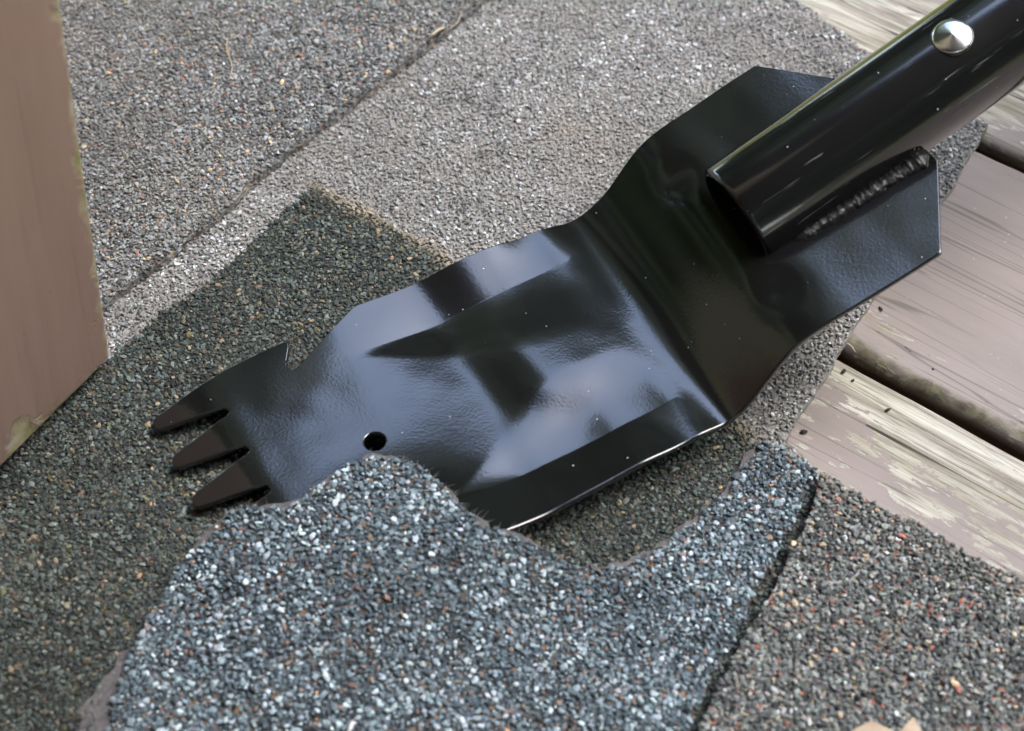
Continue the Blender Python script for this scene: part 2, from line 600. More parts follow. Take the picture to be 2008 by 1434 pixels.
def blade_outline():
    up = []
    rs, rt, us, ut = 2.3, 2.5, -38.2, -56.6
    for i, vc in enumerate((0.0, 17.5, 35.0)):
        # half (first) or whole slot end, then the tooth beyond it
        up += arc(us, vc, rs, 0 if i == 0 else -90, 90, 6 if i == 0 else 12)
        vt = vc + 8.75
        up += [(ut + 4, vt - rt - 0.9)]
        up += arc(ut, vt, rt, -90 - 10, -270 + 10, 8)
        if i < 2: up += [(ut + 4, vt + rt + 0.9)]
    up += [(-44.5, 48.4), (-30, 50.6), (-20, 50.9), (-9.6, 50.6)]          # outer tooth edge to the hook
    up += [(-8.7, 50.0), (-9.2, 48.4), (-12.6, 43.0)]
    up += arc(-10.4, 41.2, 2.6, 140, 285, 8)
    up += [(-3.0, 42.2), (6, 46.6), (16.6, 52.0), (18.4, 52.5), (35, 52.3), (60, 51.7), (97, 51.0), (126, 50.8), (174.0, 51.0)]
    up += [(192.4, 24.5), (193.6, 22.8), (193.8, 20)]
    up = np.array(up)
    lo = up[::-1].copy()
    lo[:, 1] *= -1
    pol = np.vstack([up, lo[:-1]])
    return resample(pol, 1.0)


BLADE = blade_outline()
HOLE_P = np.array(arc(0, 0, 4.0, 0, 348.75, 31))


def cdt_inside(poly, pts, holes=()):
    V = [Vector(p) for p in poly]
    E = [(i, (i + 1) % len(poly)) for i in range(len(poly))]
    for h in holes:
        b = len(V)
        V += [Vector(p) for p in h]
        E += [(b + i, b + (i + 1) % len(h)) for i in range(len(h))]
    V += [Vector(p) for p in pts]
    vo, eo, fo, *_ = delaunay_2d_cdt(V, E, [], 0, 1e-7)
    vo = np.array([tuple(p) for p in vo])
    fo = np.array([f for f in fo if len(f) == 3])
    c = vo[fo].mean(1)
    keep = inside(poly, c)
    for h in holes: keep &= ~inside(h, c)
    fo = fo[keep]
    a = vo[fo]
    s = (a[:, 1, 0] - a[:, 0, 0]) * (a[:, 2, 1] - a[:, 0, 1]) - (a[:, 1, 1] - a[:, 0, 1]) * (a[:, 2, 0] - a[:, 0, 0])
    fo[s < 0] = fo[s < 0][:, ::-1]
    used = np.unique(fo)
    mp = np.full(len(vo), -1)
    mp[used] = np.arange(len(used))
    return vo[used], mp[fo]


def boundary(fo):
    """directed boundary edges of a CCW triangle set"""
    e = np.vstack([fo[:, [0, 1]], fo[:, [1, 2]], fo[:, [2, 0]]])
    s = set(map(tuple, e.tolist()))
    return [(a, b) for (a, b) in s if (b, a) not in s]


def hexgrid(x0, x1, y0, y1, s):
    ys = np.arange(y0, y1, s * 0.866)
    pts = []
    for i, y in enumerate(ys):
        xs = np.arange(x0 + (s / 2 if i % 2 else 0), x1, s)
        pts.append(np.stack([xs, np.full(len(xs), y)], 1))
    return np.vstack(pts)


def build_blade(parent):
    g = hexgrid(-60, 195, -53, 53, 1.7)
    g = g[inside(BLADE, g)]
    d = np.minimum(seg_dist(g, BLADE), seg_dist(g, HOLE_P))
    g = g[(d > 0.7) & (np.hypot(g[:, 0], g[:, 1]) > 4.6)]
    g = g[np.abs(np.abs(g[:, 1]) - 34.5) > 0.9]
    cu = np.arange(8, 92, 1.0)
    cre = np.vstack([np.stack([cu, np.full(len(cu), s * v)], 1) for s in (-1, 1) for v in (34.15, 34.5, 34.85)])
    cre = cre[seg_dist(cre, BLADE) > 0.7]
    P, Fc = cdt_inside(BLADE, np.vstack([g, cre]), [HOLE_P])
    n = len(P)
    e = 0.35
    zu = (ztop(P[:, 0] + e, P[:, 1]) - ztop(P[:, 0] - e, P[:, 1])) / (2 * e)
    zv = (ztop(P[:, 0], P[:, 1] + 0.2) - ztop(P[:, 0], P[:, 1] - 0.2)) / 0.4
    N = np.stack([-zu, -zv, np.ones(n)], 1)
    N /= np.linalg.norm(N, axis=1)[:, None]
    T = np.column_stack([P, ztop(P[:, 0], P[:, 1])])
    V = [T, T - N * TH]
    NN = [N, -N]
    faces = [Fc, Fc[:, ::-1] + n]
    # rolled rim
    be = boundary(Fc)
    on = {}
    for a, b in be:
        t = P[b] - P[a]
        nn = np.array([t[1], -t[0]]) / (np.linalg.norm(t) + 1e-12)
        for q in (a, b): on[q] = on.get(q, np.zeros(2)) + nn
    ids = list(on)
    ix = {q: i for i, q in enumerate(ids)}
    O2 = np.array([on[q] / (np.linalg.norm(on[q]) + 1e-9) for q in ids])
    O3 = np.column_stack([O2, np.zeros(len(ids))])
    Nb = N[ids]
    O3 = O3 - (O3 * Nb).sum(1)[:, None] * Nb
    base = 2 * n
    K = 6
    m = len(ids)
    for k in range(K + 1):
        a = math.pi / 2 - math.pi * k / K
        V.append(T[ids] + Nb * (TH / 2 * (math.sin(a) - 1)) + O3 * (0.55 * math.cos(a)))
        NN.append(Nb * math.sin(a) + O3 * math.cos(a))
    q4 = []
    for a, b in be:
        i, j = ix[a], ix[b]
        for k in range(K):
            q4.append((base + k * m + j, base + k * m + i, base + (k + 1) * m + i))
            q4.append((base + k * m + j, base + (k + 1) * m + i, base + (k + 1) * m + j))
    V = np.vstack(V); NN = np.vstack(NN)
    Fa = np.vstack(faces + [np.array(q4)])
    xy = HOLE + (V[:, :1] * AX + V[:, 1:2] * WX) * MM
    Wd = np.column_stack([xy, V[:, 2] * MM])
    Nw = np.column_stack([NN[:, :1] * AX + NN[:, 1:2] * WX, NN[:, 2]])
    Nw /= np.linalg.norm(Nw, axis=1)[:, None]
    me = mesh_np('blade', Wd, Fa, True)
    me.normals_split_custom_set_from_vertices(Nw.tolist())
    return link('blade', me, M_PAINT, parent)


# ------------------------------------------------------------------ asphalt shingles
ICO_V = []
_t = (1 + 5 ** 0.5) / 2
for s1 in (-1, 1):
    for s2 in (-_t, _t):
        ICO_V += [(s1, s2, 0), (0, s1, s2), (s2, 0, s1)]
ICO_V = np.array(ICO_V, float) / math.hypot(1, _t)
_bm = bmesh.new()
for p in ICO_V: _bm.verts.new(p)
_ch = bmesh.ops.convex_hull(_bm, input=_bm.verts)
_bm.verts.index_update()
ICO_V = np.array([tuple(v.co) for v in _bm.verts])
ICO_F = np.array([[v.index for v in f.verts] for f in _bm.faces])
_bm.free()
for i, f in enumerate(ICO_F):
    p = ICO_V[f]
    if np.dot(np.cross(p[1] - p[0], p[2] - p[0]), p.mean(0)) < 0: ICO_F[i] = f[::-1]
PROTO = []
for i in range(24):
    rr = RNG.uniform(0.72, 1.18, (12, 1))
    q = ICO_V * rr
    # chop one or two flats, as crushed rock has
    for _ in range(3):
        nrm = RNG.normal(size=3); nrm /= np.linalg.norm(nrm)
        lim = RNG.uniform(0.45, 0.7)
        dd = q @ nrm
        q = q - np.outer(np.maximum(dd - lim, 0), nrm)
    PROTO.append(q)
PROTO = np.array(PROTO)

# area that gets single granules: the view plus a margin all round
WIN = np.array([at(-130, -140, 0.004)[:2], at(2140, -140, 0.004)[:2], at(2160, 1680, 0.004)[:2], at(-130, 1680, 0.004)[:2]])


def scatter(poly, s, jitter=0.42):
    lo = np.maximum(poly.min(0), WIN.min(0)); hi = np.minimum(poly.max(0), WIN.max(0))
    g = hexgrid(lo[0], hi[0], lo[1], hi[1], s)
    g = g + RNG.uniform(-jitter, jitter, g.shape) * s
    g = g[inside(WIN, g)]
    return g[inside(poly, g)]


def pick_colours(n, pal):
    w = np.array([p[1] for p in pal], float); w /= w.sum()
    c = np.array([p[0] for p in pal])[RNG.choice(len(pal), n, p=w)]
    c = c * RNG.uniform(0.72, 1.3, (n, 1)) * RNG.uniform(0.95, 1.05, (n, 3))
    return c


def granule_mesh(name, P, Z, rad, cols, flat=0.50, tilt=0.36):
    n = len(P)
    pr = PROTO[RNG.integers(0, len(PROTO), n)]
    sc = np.stack([rad * RNG.uniform(0.85, 1.3, n), rad * RNG.uniform(0.62, 0.95, n), rad * flat * RNG.uniform(0.8, 1.2, n)], 1)
    v = pr * sc[:, None, :]
    ax = RNG.normal(0, tilt, (n, 2))
    cx, sx = np.cos(ax[:, 0])[:, None], np.sin(ax[:, 0])[:, None]
    v = np.stack([v[..., 0], v[..., 1] * cx - v[..., 2] * sx, v[..., 1] * sx + v[..., 2] * cx], -1)
    cy, sy = np.cos(ax[:, 1])[:, None], np.sin(ax[:, 1])[:, None]
    v = np.stack([v[..., 0] * cy + v[..., 2] * sy, v[..., 1], -v[..., 0] * sy + v[..., 2] * cy], -1)
    a = RNG.uniform(0, 2 * math.pi, n)
    ca, sa = np.cos(a)[:, None], np.sin(a)[:, None]
    v = np.stack([v[..., 0] * ca - v[..., 1] * sa, v[..., 0] * sa + v[..., 1] * ca, v[..., 2]], -1)
    v = v + np.column_stack([P, Z])[:, None, :]
    f = ICO_F[None] + (np.arange(n) * 12)[:, None, None]
    me = mesh_np(name, v.reshape(-1, 3), f.reshape(-1, 3), False)
    at_ = me.attributes.new('granule_colour', 'FLOAT_COLOR', 'POINT')
    c4 = np.ones((n, 12, 4), np.float32)
    c4[..., :3] = cols[:, None, :]
    at_.data.foreach_set('color', c4.ravel())
    return me


def sheet_mesh(name, poly, zf, th, grid=0.006, drop=0.0004, dens=0.0012):
    """solid sheet with a given outline (metres) following the height field zf"""
    outl = resample(poly, dens)
    g = hexgrid(poly[:, 0].min(), poly[:, 0].max(), poly[:, 1].min(), poly[:, 1].max(), grid)
    g = g[inside(poly, g)]
    g = g[seg_dist(g, poly) > grid * 0.4]
    P, Fc = cdt_inside(outl, g)
    n = len(P)
    zt = zf(P) - drop
    V = np.vstack([np.column_stack([P, zt]), np.column_stack([P, zt - th])])
    q = []
    be = boundary(Fc)
    m0 = 2 * n
    V2 = V[[a for a, b in be for _ in (0,)]] if False else None
    side = []
    sv = []
    for a, b in be:
        k = m0 + len(sv)
        sv += [V[a], V[b], V[b + n], V[a + n]]
        side += [(k + 1, k, k + 3), (k + 1, k + 3, k + 2)]
    Va = np.vstack([V, np.array(sv)])
    Fa = np.vstack([Fc, Fc[:, ::-1] + n, np.array(side)])
    return mesh_np(name, Va, Fa, False)


def px_poly(pts, zf, it=6):
    """photo outline set down on the height field zf (each point at its own real height)"""
    P = np.array([at(x, y, 0.005)[:2] for x, y in pts])
    for _ in range(it):
        Z = zf(P)
        P = np.array([at(x, y, z)[:2] for (x, y), z in zip(pts, Z)])
    return P


def ragged(P, amp, scale, seed, step=0.0015, closed=True):
    Q = resample(P, step, closed)
    dx = vnoise(Q, scale, seed) + 0.6 * vnoise(Q, scale * 3, seed + 1) + 0.4 * vnoise(Q, scale * 7, seed + 2)
    dy = vnoise(Q, scale, seed + 4) + 0.6 * vnoise(Q, scale * 3, seed + 5) + 0.4 * vnoise(Q, scale * 7, seed + 6)
    return Q + np.stack([dx, dy], 1) * amp


Z_B = 0.0036
Z_A = 0.0068
Z_C = 0.0064


def zf_B(P):
    return Z_B + 0.0003 * vnoise(P, 25, 1)


def zf_A(P):
    return Z_A + 0.0004 * vnoise(P, 22, 2)


# footprint of the covered half of the blade, for the torn shingle that lies over it
def zf_C(P):
    u, v = xy_uv(P)
    Q = np.stack([np.clip(u, -57, 120), np.clip(v, -53, 20)], 1)
    zb = np.minimum(ztop(Q[:, 0], Q[:, 1]), 21.0)
    d = np.hypot(u - Q[:, 0], v - Q[:, 1])
    over = (zb + 3.0) * MM
    fall = np.exp(-(d / 17.0) ** 2)
    # towards the shaft the shingle tears free and lies flat again
    away = sstep(26, 52, u + 0.25 * v)
    fall = fall * (1 - away)
    # lifted front edge where the blade has just been pushed out under it
    return Z_C + np.maximum(over - Z_C, 0) * fall + 0.0005 * vnoise(P, 30, 4)


def zf_D(P):
    q = P - at(1600, 925, 0.006)[:2]
    return 0.0082 + 0.0004 * vnoise(P, 22, 9) + 0.0012 * np.exp(-np.abs(q[:, 0]) / 0.02) * 0


PAL_A = [((0.12, 0.128, 0.132), 26), ((0.22, 0.235, 0.24), 30), ((0.32, 0.34, 0.35), 20), ((0.05, 0.05, 0.05), 16), ((0.28, 0.27, 0.25), 6),
         ((0.32, 0.15, 0.11), 3.0), ((0.50, 0.38, 0.22), 2.6), ((0.5, 0.53, 0.55), 1.2)]
PAL_BG = [((0.17, 0.17, 0.168), 20), ((0.26, 0.26, 0.255), 28), ((0.34, 0.355, 0.365), 22), ((0.52, 0.55, 0.57), 12), ((0.09, 0.095, 0.1), 10), ((0.31, 0.28, 0.25), 6)]
PAL_BD = [((0.024, 0.030, 0.029), 24), ((0.048, 0.062, 0.057), 30), ((0.08, 0.10, 0.09), 22), ((0.135, 0.16, 0.145), 10), ((0.10, 0.10, 0.05), 4),
          ((0.22, 0.18, 0.12), 3), ((0.07, 0.06, 0.045), 6), ((0.36, 0.23, 0.15), 0.35)]
PAL_C = [((0.062, 0.088, 0.106), 24), ((0.118, 0.165, 0.194), 32), ((0.205, 0.272, 0.312), 20), ((0.47, 0.56, 0.605), 12), ((0.32, 0.40, 0.445), 12),
         ((0.19, 0.14, 0.115), 7), ((0.03, 0.036, 0.042), 6), ((0.42, 0.24, 0.12), 0.3)]
PAL_D = [((0.07, 0.08, 0.079), 24), ((0.14, 0.158, 0.154), 30), ((0.225, 0.248, 0.237), 22), ((0.32, 0.325, 0.30), 9), ((0.03, 0.032, 0.032), 8),
         ((0.32, 0.13, 0.09), 2.6), ((0.46, 0.36, 0.25), 3.6), ((0.52, 0.56, 0.57), 3.0), ((0.10, 0.085, 0.1), 4)]


def felt_cols(pal):
    o = []
    tot = sum(w for _, w in pal)
    for c, w in pal:
        o += [c] * max(1, int(round(w / tot * 14)))
    o = o[:30]
    random.Random(3).shuffle(o)
    return o


F_A = mat_felt('felt_charcoal', felt_cols(PAL_A)[:16], (0.10, 0.095, 0.088), 0.7)
F_B = mat_felt('felt_grey_dusty', felt_cols(PAL_BG)[:16], (0.21, 0.20, 0.185), 0.95)
F_C = mat_felt('felt_blue_black', felt_cols(PAL_C)[:16], (0.022, 0.025, 0.028), 0.7)
F_D = mat_felt('felt_mixed', felt_cols(PAL_D)[:16], (0.045, 0.044, 0.04), 0.5)


def shingle(label, poly, zf, felt, layers, colour_fn, th=0.0030, grid=0.006):
    c = poly.mean(0)
    t = empty('asphalt_shingle', (c[0], c[1], 0.0))
    tag(t, label, 'shingle', 'asphalt roof shingles laid over the deck')
    link('felt_sheet', sheet_mesh('felt_sheet', poly, zf, th, grid), felt, t)
    Ps, Zs, Rs, Cs = [], [], [], []
    for (s, r0, r1, lift) in layers:
        P = scatter(poly, s)
        n = len(P)
        rad = r0 + (r1 - r0) * RNG.beta(1.6, 2.6, n)
        cols, keep, rs = colour_fn(P, rad)
        Ps.append(P[keep]); Rs.append((rad * rs)[keep]); Cs.append(cols[keep])
        Zs.append((zf(P) + rad * lift * RNG.uniform(0.5, 1.3, n))[keep])
    me = granule_mesh('granules', np.vstack(Ps), np.concatenate(Zs), np.concatenate(Rs), np.vstack(Cs))
    g = link('granules', me, M_GRAN, t)
    g['kind'] = 'stuff'
    return t


# --- grey weathered shingle with the fresh dark strip (lowest)
pB = px_poly([(1488, -60), (1690, 95), (1935, 245), (1830, 430), (1690, 622), (1540, 862), (1640, 960), (1900, 1105), (2300, 1310), (1900, 1900), (-700, 2000), (-900, 300), (-400, -170), (900, -180)], zf_B)
pB = ragged(pB, 0.0007, 110, 1)
dirt_line = px_poly([(612, 362), (700, 408), (880, 508), (1180, 678), (1420, 815), (1496, 872)], zf_B)
dark_poly = px_poly([(612, 360), (700, 408), (880, 508), (1180, 678), (1420, 815), (1500, 868), (1550, 920), (1660, 1010), (1900, 1150), (2200, 1330), (1880, 1880), (-700, 2000), (-700, 1500), (-60, 940), (225, 690), (330, 610), (470, 500), (560, 415)], zf_B)


edge_A = px_poly([(170, 628), (215, 588), (330, 500), (440, 412), (500, 350), (565, 296), (640, 240), (705, 188), (790, 124), (865, 66), (935, 8)], zf_A)


def seam_dirt(P, c):
    # black grit caught in the joint between the two upper shingles
    d = seg_dist(P, edge_A, False)
    g = np.exp(-(d / 0.0011) ** 2) * np.clip(0.75 + 0.55 * vnoise(P, 90, 81), 0.1, 1.0)
    return c * (1 - 0.9 * g[:, None])


def col_B(P, rad):
    n = len(P)
    Q = P + np.stack([vnoise(P, 180, 2), vnoise(P, 180, 7)], 1) * 0.0011 + RNG.normal(0, 0.0006, P.shape)
    dk = inside(dark_poly, Q)
    cg, cd = pick_colours(n, PAL_BG), pick_colours(n, PAL_BD)
    shade = 1 + 0.16 * vnoise(P, 30, 6)[:, None] + 0.10 * vnoise(P, 90, 8)[:, None]
    dust = np.clip(0.20 + 0.5 * vnoise(P, 28, 12) + 0.25 * vnoise(P, 75, 14), 0, 0.8)[:, None]
    cg = cg * (1 - dust) * shade + np.array([0.25, 0.240, 0.226]) * dust
    st = np.clip((vnoise(P, 60, 21) - 0.62) * 2, 0, 0.35)[:, None]
    cg = cg * (1 - st)
    q_ = np.hypot(*(P - at(1135, 262, Z_B)[:2]).T)         # silt dried in a shallow hollow
    pt = (np.exp(-(q_ / 0.013) ** 2) * np.clip(0.65 + 0.5 * vnoise(P, 120, 17), 0, 0.85))[:, None]
    cg = cg * (1 - pt) + np.array([0.31, 0.275, 0.235]) * pt
    cd = cd * (1 + 0.22 * vnoise(P, 40, 9)[:, None])
    c = np.where(dk[:, None], cd, cg)
    # tan silt along the old overlap line
    dl = seg_dist(Q, dirt_line, False)
    silt = (np.exp(-(dl / 0.0026) ** 2) * np.clip(0.85 + 0.5 * vnoise(P, 70, 3), 0, 0.95))[:, None]
    c = c * (1 - silt) + np.array([0.34, 0.285, 0.20]) * silt * RNG.uniform(0.75, 1.2, (n, 1))
    c = seam_dirt(P, c)
    keep = np.where(dk, True, RNG.uniform(size=n) > 0.10)
    for q in (pA, pC, pD):                              # nothing to see under the overlying shingles
        hid = inside(q, P)
        ii = np.where(hid)[0]
        hid[ii] = seg_dist(P[ii], q[::3]) > 0.005
        keep &= ~hid
    rs = np.where(dk, 1.12, 0.95)
    return c, keep, rs


# --- upper left shingle
pA = px_poly([(170, 628), (215, 588), (330, 500), (440, 412), (500, 350), (565, 296), (640, 240), (705, 188), (790, 124), (865, 66), (935, 8), (1080, -120), (700, -165), (-380, -160), (-800, 500), (-300, 1000)], zf_A)
pA = ragged(pA, 0.0008, 100, 8)


def col_A(P, rad):
    n = len(P)
    c = pick_colours(n, PAL_A)
    dust = np.clip(0.22 + 0.45 * vnoise(P, 24, 31) + 0.2 * vnoise(P, 80, 33), 0, 0.75)[:, None]
    c = c * (1 - dust) + np.array([0.19, 0.175, 0.155]) * dust
    c = c * (1 + 0.14 * vnoise(P, 35, 36)[:, None])
    c = seam_dirt(P, c)
    return c, np.ones(n, bool), np.ones(n)


shingle('charcoal shingle with red and tan specks behind the brown post, at the top left', pA, zf_A, F_A,
        [(0.00188, 0.00064, 0.00145, 0.28), (0.00145, 0.0004, 0.00085, 0.25)], col_A, grid=0.012)

# --- torn blue-black and white shingle in front, lying over the blade
C_EDGE = [(190, 1480), (222, 1400), (236, 1330), (262, 1270), (300, 1205), (345, 1130), (390, 1066), (436, 1020), (480, 1000), (560, 990), (602, 968), (640, 940), (690, 912), (732, 893),
          (772, 895), (822, 917), (860, 942), (890, 977), (922, 1008), (960, 1034), (1010, 1047), (1050, 1070), (1082, 1097), (1112, 1111), (1170, 1116), (1222, 1108), (1280, 1086),
          (1312, 1060), (1342, 1030), (1382, 1000), (1420, 968), (1440, 930), (1468, 900), (1490, 866)]
C_SIDE = [(1545, 892), (1598, 926), (1577, 993), (1538, 1060), (1486, 1160), (1425, 1271), (1365, 1381), (1323, 1463), (1234, 1642), (1150, 1900), (-100, 1950), (60, 1700)]
pC = px_poly(C_EDGE + C_SIDE, zf_C)
edgeC = px_poly(C_EDGE, zf_C)
pC = ragged(pC, 0.0015, 110, 15)


def col_C(P, rad):
    n = len(P)
    c = pick_colours(n, PAL_C)
    # light granules come in loose swarms
    sw = vnoise(P, 45, 41) + 0.5 * vnoise(P, 110, 43)
    lt = c.mean(1) > 0.28
    drop = lt & (sw < -0.35) & (RNG.uniform(size=n) < 0.65)
    c[drop] = pick_colours(int(drop.sum()), PAL_C[:3])
    return c, np.ones(n, bool), np.where(c.mean(1) > 0.28, 1.05, 1.0)


shC = shingle('torn blue-black shingle with many white granules, bent up over the blade in front', pC, zf_C, F_C,
              [(0.00208, 0.00072, 0.0016, 0.28), (0.0015, 0.0004, 0.00095, 0.25)], col_C, grid=0.003)

# --- lower right shingle with red, tan and white specks
pD = px_poly([(1608, 926), (1660, 952), (1760, 1008), (1880, 1072), (2010, 1142), (2300, 1300), (2400, 1800), (1200, 1950), (1262, 1640), (1352, 1460), (1392, 1380), (1450, 1272), (1510, 1160), (1556, 1066), (1592, 1000)], zf_D)
pD = ragged(pD, 0.0008, 110, 20)


def col_D(P, rad):
    n = len(P)
    c = pick_colours(n, PAL_D)
    q = (P - at(1600, 925, 0.006)[:2]) @ bn           # distance to the deck side: trodden, dusty rim
    dust = np.clip(0.55 * np.exp(-np.abs(q) / 0.010) + 0.28 * vnoise(P, 30, 51) - 0.02, 0, 0.75)[:, None]
    c = c * (1 - dust) + np.array([0.20, 0.185, 0.16]) * dust
    return c, np.ones(n, bool), np.ones(n)


shingle('dark shingle with red, tan and white specks beside the peeling board, at the lower right', pD, zf_D, F_D,
        [(0.00204, 0.0007, 0.00162, 0.28), (0.0015, 0.0004, 0.00095, 0.25)], col_D, grid=0.010)

# --- the grey lower shingle itself, now that everything lying on it is known
shB = shingle('weathered grey shingle with a fresh dark green strip, lying under the shovel blade', pB, zf_B, F_B,
        [(0.00195, 0.00064, 0.00142, 0.26), (0.00145, 0.0004, 0.00085, 0.24)], col_B, grid=0.012)

dk_out = ragged(dark_poly, 0.0008, 120, 33)
F_K = mat_felt('felt_dark_green', felt_cols(PAL_BD)[:16], (0.016, 0.017, 0.015), 0.85)
link('fresh_strip', sheet_mesh('fresh_strip', dk_out, zf_B, 0.0008, 0.012, 0.00015, 0.002), F_K, shB)

# --- torn glass mat and hairs along the ripped edge
M_MAT = mat_simple('torn_glass_mat', (0.105, 0.10, 0.102), 0.9, 500, 0.5, 0.0004)
ed = resample(edgeC, 0.0009, False)
tg = np.gradient(ed, axis=0)
tg /= np.linalg.norm(tg, axis=1)[:, None] + 1e-12
no = np.stack([-tg[:, 1], tg[:, 0]], 1)               # points out of the shingle
wob = 0.0012 + 0.0013 * vnoise(ed, 130, 61) + 0.0009 * vnoise(ed, 420, 63)
wob = np.maximum(wob, 0.0002)
# broad bared strip at the lower left
pxy = np.array([[190, 1480], [262, 1270]])
q0, q1 = px_poly(pxy.tolist(), zf_C)
f0 = np.clip(1 - (ed - q0) @ (q1 - q0) / ((q1 - q0) @ (q1 - q0)), 0, 1)
wob = wob + 0.013 * np.sqrt(f0) * (0.8 + 0.3 * vnoise(ed, 160, 65))
zin = zf_C(ed) - 0.0012
outp = ed + no * wob[:, None]
inp = ed - no * 0.003
zo = zin - np.minimum(wob * 0.12, 0.0012) - 0.0002
n = len(ed)
V = np.vstack([np.column_stack([inp, zin]), np.column_stack([outp, zo]), np.column_stack([inp, zin - 0.0007]), np.column_stack([outp, zo - 0.0005])])
Fq = []
for i in range(n - 1):
    Fq += [(i, n + i, n + i + 1, i + 1), (2 * n + i + 1, 3 * n + i + 1, 3 * n + i, 2 * n + i), (n + i, 3 * n + i, 3 * n + i + 1, n + i + 1)]
link('torn_mat', mesh_np('torn_mat', V, np.array(Fq)), M_MAT, shC)


def hairs(name, roots, dirs, lens, rad, bend, lift):
    """thin three-sided tubes of five points each"""
    V, Fc = [], []
    for p, d, L, b, li in zip(roots, dirs, lens, bend, lift):
        pts = []
        dd = np.array(d, float)
        q = np.array(p, float)
        for k in range(6):
            pts.append(q.copy())
            dd = dd + np.array([-dd[1], dd[0], 0]) * b + np.array([0, 0, li])
            dd /= np.linalg.norm(dd)
            q = q + dd * L / 5
        base = len(V)
        for k, q in enumerate(pts):
            r = rad * (1 - 0.12 * k)
            t = (pts[min(k + 1, 5)] - pts[max(k - 1, 0)])
            s = np.cross(t, (0, 0, 1.0)); s /= np.linalg.norm(s) + 1e-12
            w = np.cross(s, t); w /= np.linalg.norm(w) + 1e-12
            for a in (90, 210, 330):
                V.append(q + s * r * math.cos(R(a)) + w * r * math.sin(R(a)))
        for k in range(5):
            for a in range(3):
                i0, i1 = base + 3 * k + a, base + 3 * k + (a + 1) % 3
                Fc.append((i0, i1, i1 + 3, i0 + 3))
    return mesh_np(name, np.array(V), np.array(Fc), True)


M_HAIR = mat_simple('glass_fibre', (0.30, 0.28, 0.27), 0.6, 200, 0.3, 0.0001)
pick = RNG.integers(0, n, 330)
cl = vnoise(ed[pick], 60, 71) + RNG.normal(0, 0.25, len(pick))
pick = pick[cl > -0.05]
roots = np.column_stack([ed[pick] + no[pick] * wob[pick][:, None] * 0.6, zin[pick] + 0.0002])
ang = RNG.normal(0, 1.0, len(pick))
dr = no[pick] * np.cos(ang)[:, None] + tg[pick] * np.sin(ang)[:, None]
me = hairs('fibres', roots, np.column_stack([dr, RNG.uniform(-0.1, 0.45, len(pick))]), RNG.uniform(0.001, 0.0036, len(pick)), 0.00006,
           RNG.normal(0, 0.16, len(pick)), RNG.normal(-0.04, 0.08, len(pick)))
fo = link('fibres', me, M_HAIR, shC)
fo['kind'] = 'stuff'

# ------------------------------------------------------------------ shovel
sh = empty('shingle_shovel', (HOLE[0], HOLE[1], 0.004), PHI)
tag(sh, 'glossy black steel shovel with a toothed blade pushed under the torn shingle', 'shovel')
bpy.context.view_layer.update()
build_blade(sh)


def W3(u, v, z):
    p = HOLE + (u * AX + v * WX) * MM
    return np.array([p[0], p[1], z * MM])


T0 = W3(133.0, 0, 51.3)
SL = math.atan(0.388)
TD = np.array([AX[0] * math.cos(SL), AX[1] * math.cos(SL), math.sin(SL)])
TW = np.array([WX[0], WX[1], 0.0])
TN = np.cross(TD, TW)
if TN[2] < 0: TN = -TN
TR = 18.45 * MM


def tube_mesh(name, L, r, wall, seg=96):
    prof = [(0.0, r - wall), (0.0004, r - 0.0006), (0.0010, r - 0.0001), (0.0016, r)]
    ks = np.linspace(0.0016, L, 40)[1:]
    prof += [(k, r) for k in ks]
    prof += [(L, r - wall), (0.0, r - wall)]
    V, Fc = [], []
    for (x, rr) in prof:
        for j in range(seg):
            a = 2 * math.pi * j / seg
            V.append((x, rr * math.cos(a), rr * math.sin(a)))
    for i in range(len(prof) - 1):
        for j in range(seg):
            a, b = i * seg + j, i * seg + (j + 1) % seg
            Fc.append((a, b, b + seg, a + seg))
    k = len(V)
    V.append((0.02, 0, 0))
    for j in range(seg):
        a = 2 * math.pi * j / seg
        V.append((0.02, (r - wall * 0.9) * math.cos(a), (r - wall * 0.9) * math.sin(a)))
    for j in range(seg): Fc.append((k, k + 1 + (j + 1) % seg, k + 1 + j))
    return mesh_py(name, V, Fc, True)


MT = Matrix((( TD[0], TW[0], TN[0], T0[0]), (TD[1], TW[1], TN[1], T0[1]), (TD[2], TW[2], TN[2], T0[2]), (0, 0, 0, 1)))
tb = link('shaft', tube_mesh('shaft', 0.62, TR, 0.002), M_TUBE, sh)
tb.matrix_world = MT


def on_tube(px, py):
    d = ray(px, py); d = d / np.linalg.norm(d)
    o = CAM - T0
    o2 = o - (o @ TD) * TD
    d2 = d - (d @ TD) * TD
    a, b, c = d2 @ d2, 2 * d2 @ o2, o2 @ o2 - TR ** 2
    t = (-b - math.sqrt(b * b - 4 * a * c)) / (2 * a)
    P = CAM + t * d
    q = P - T0
    nrm = q - (q @ TD) * TD
    return P, nrm / np.linalg.norm(nrm)


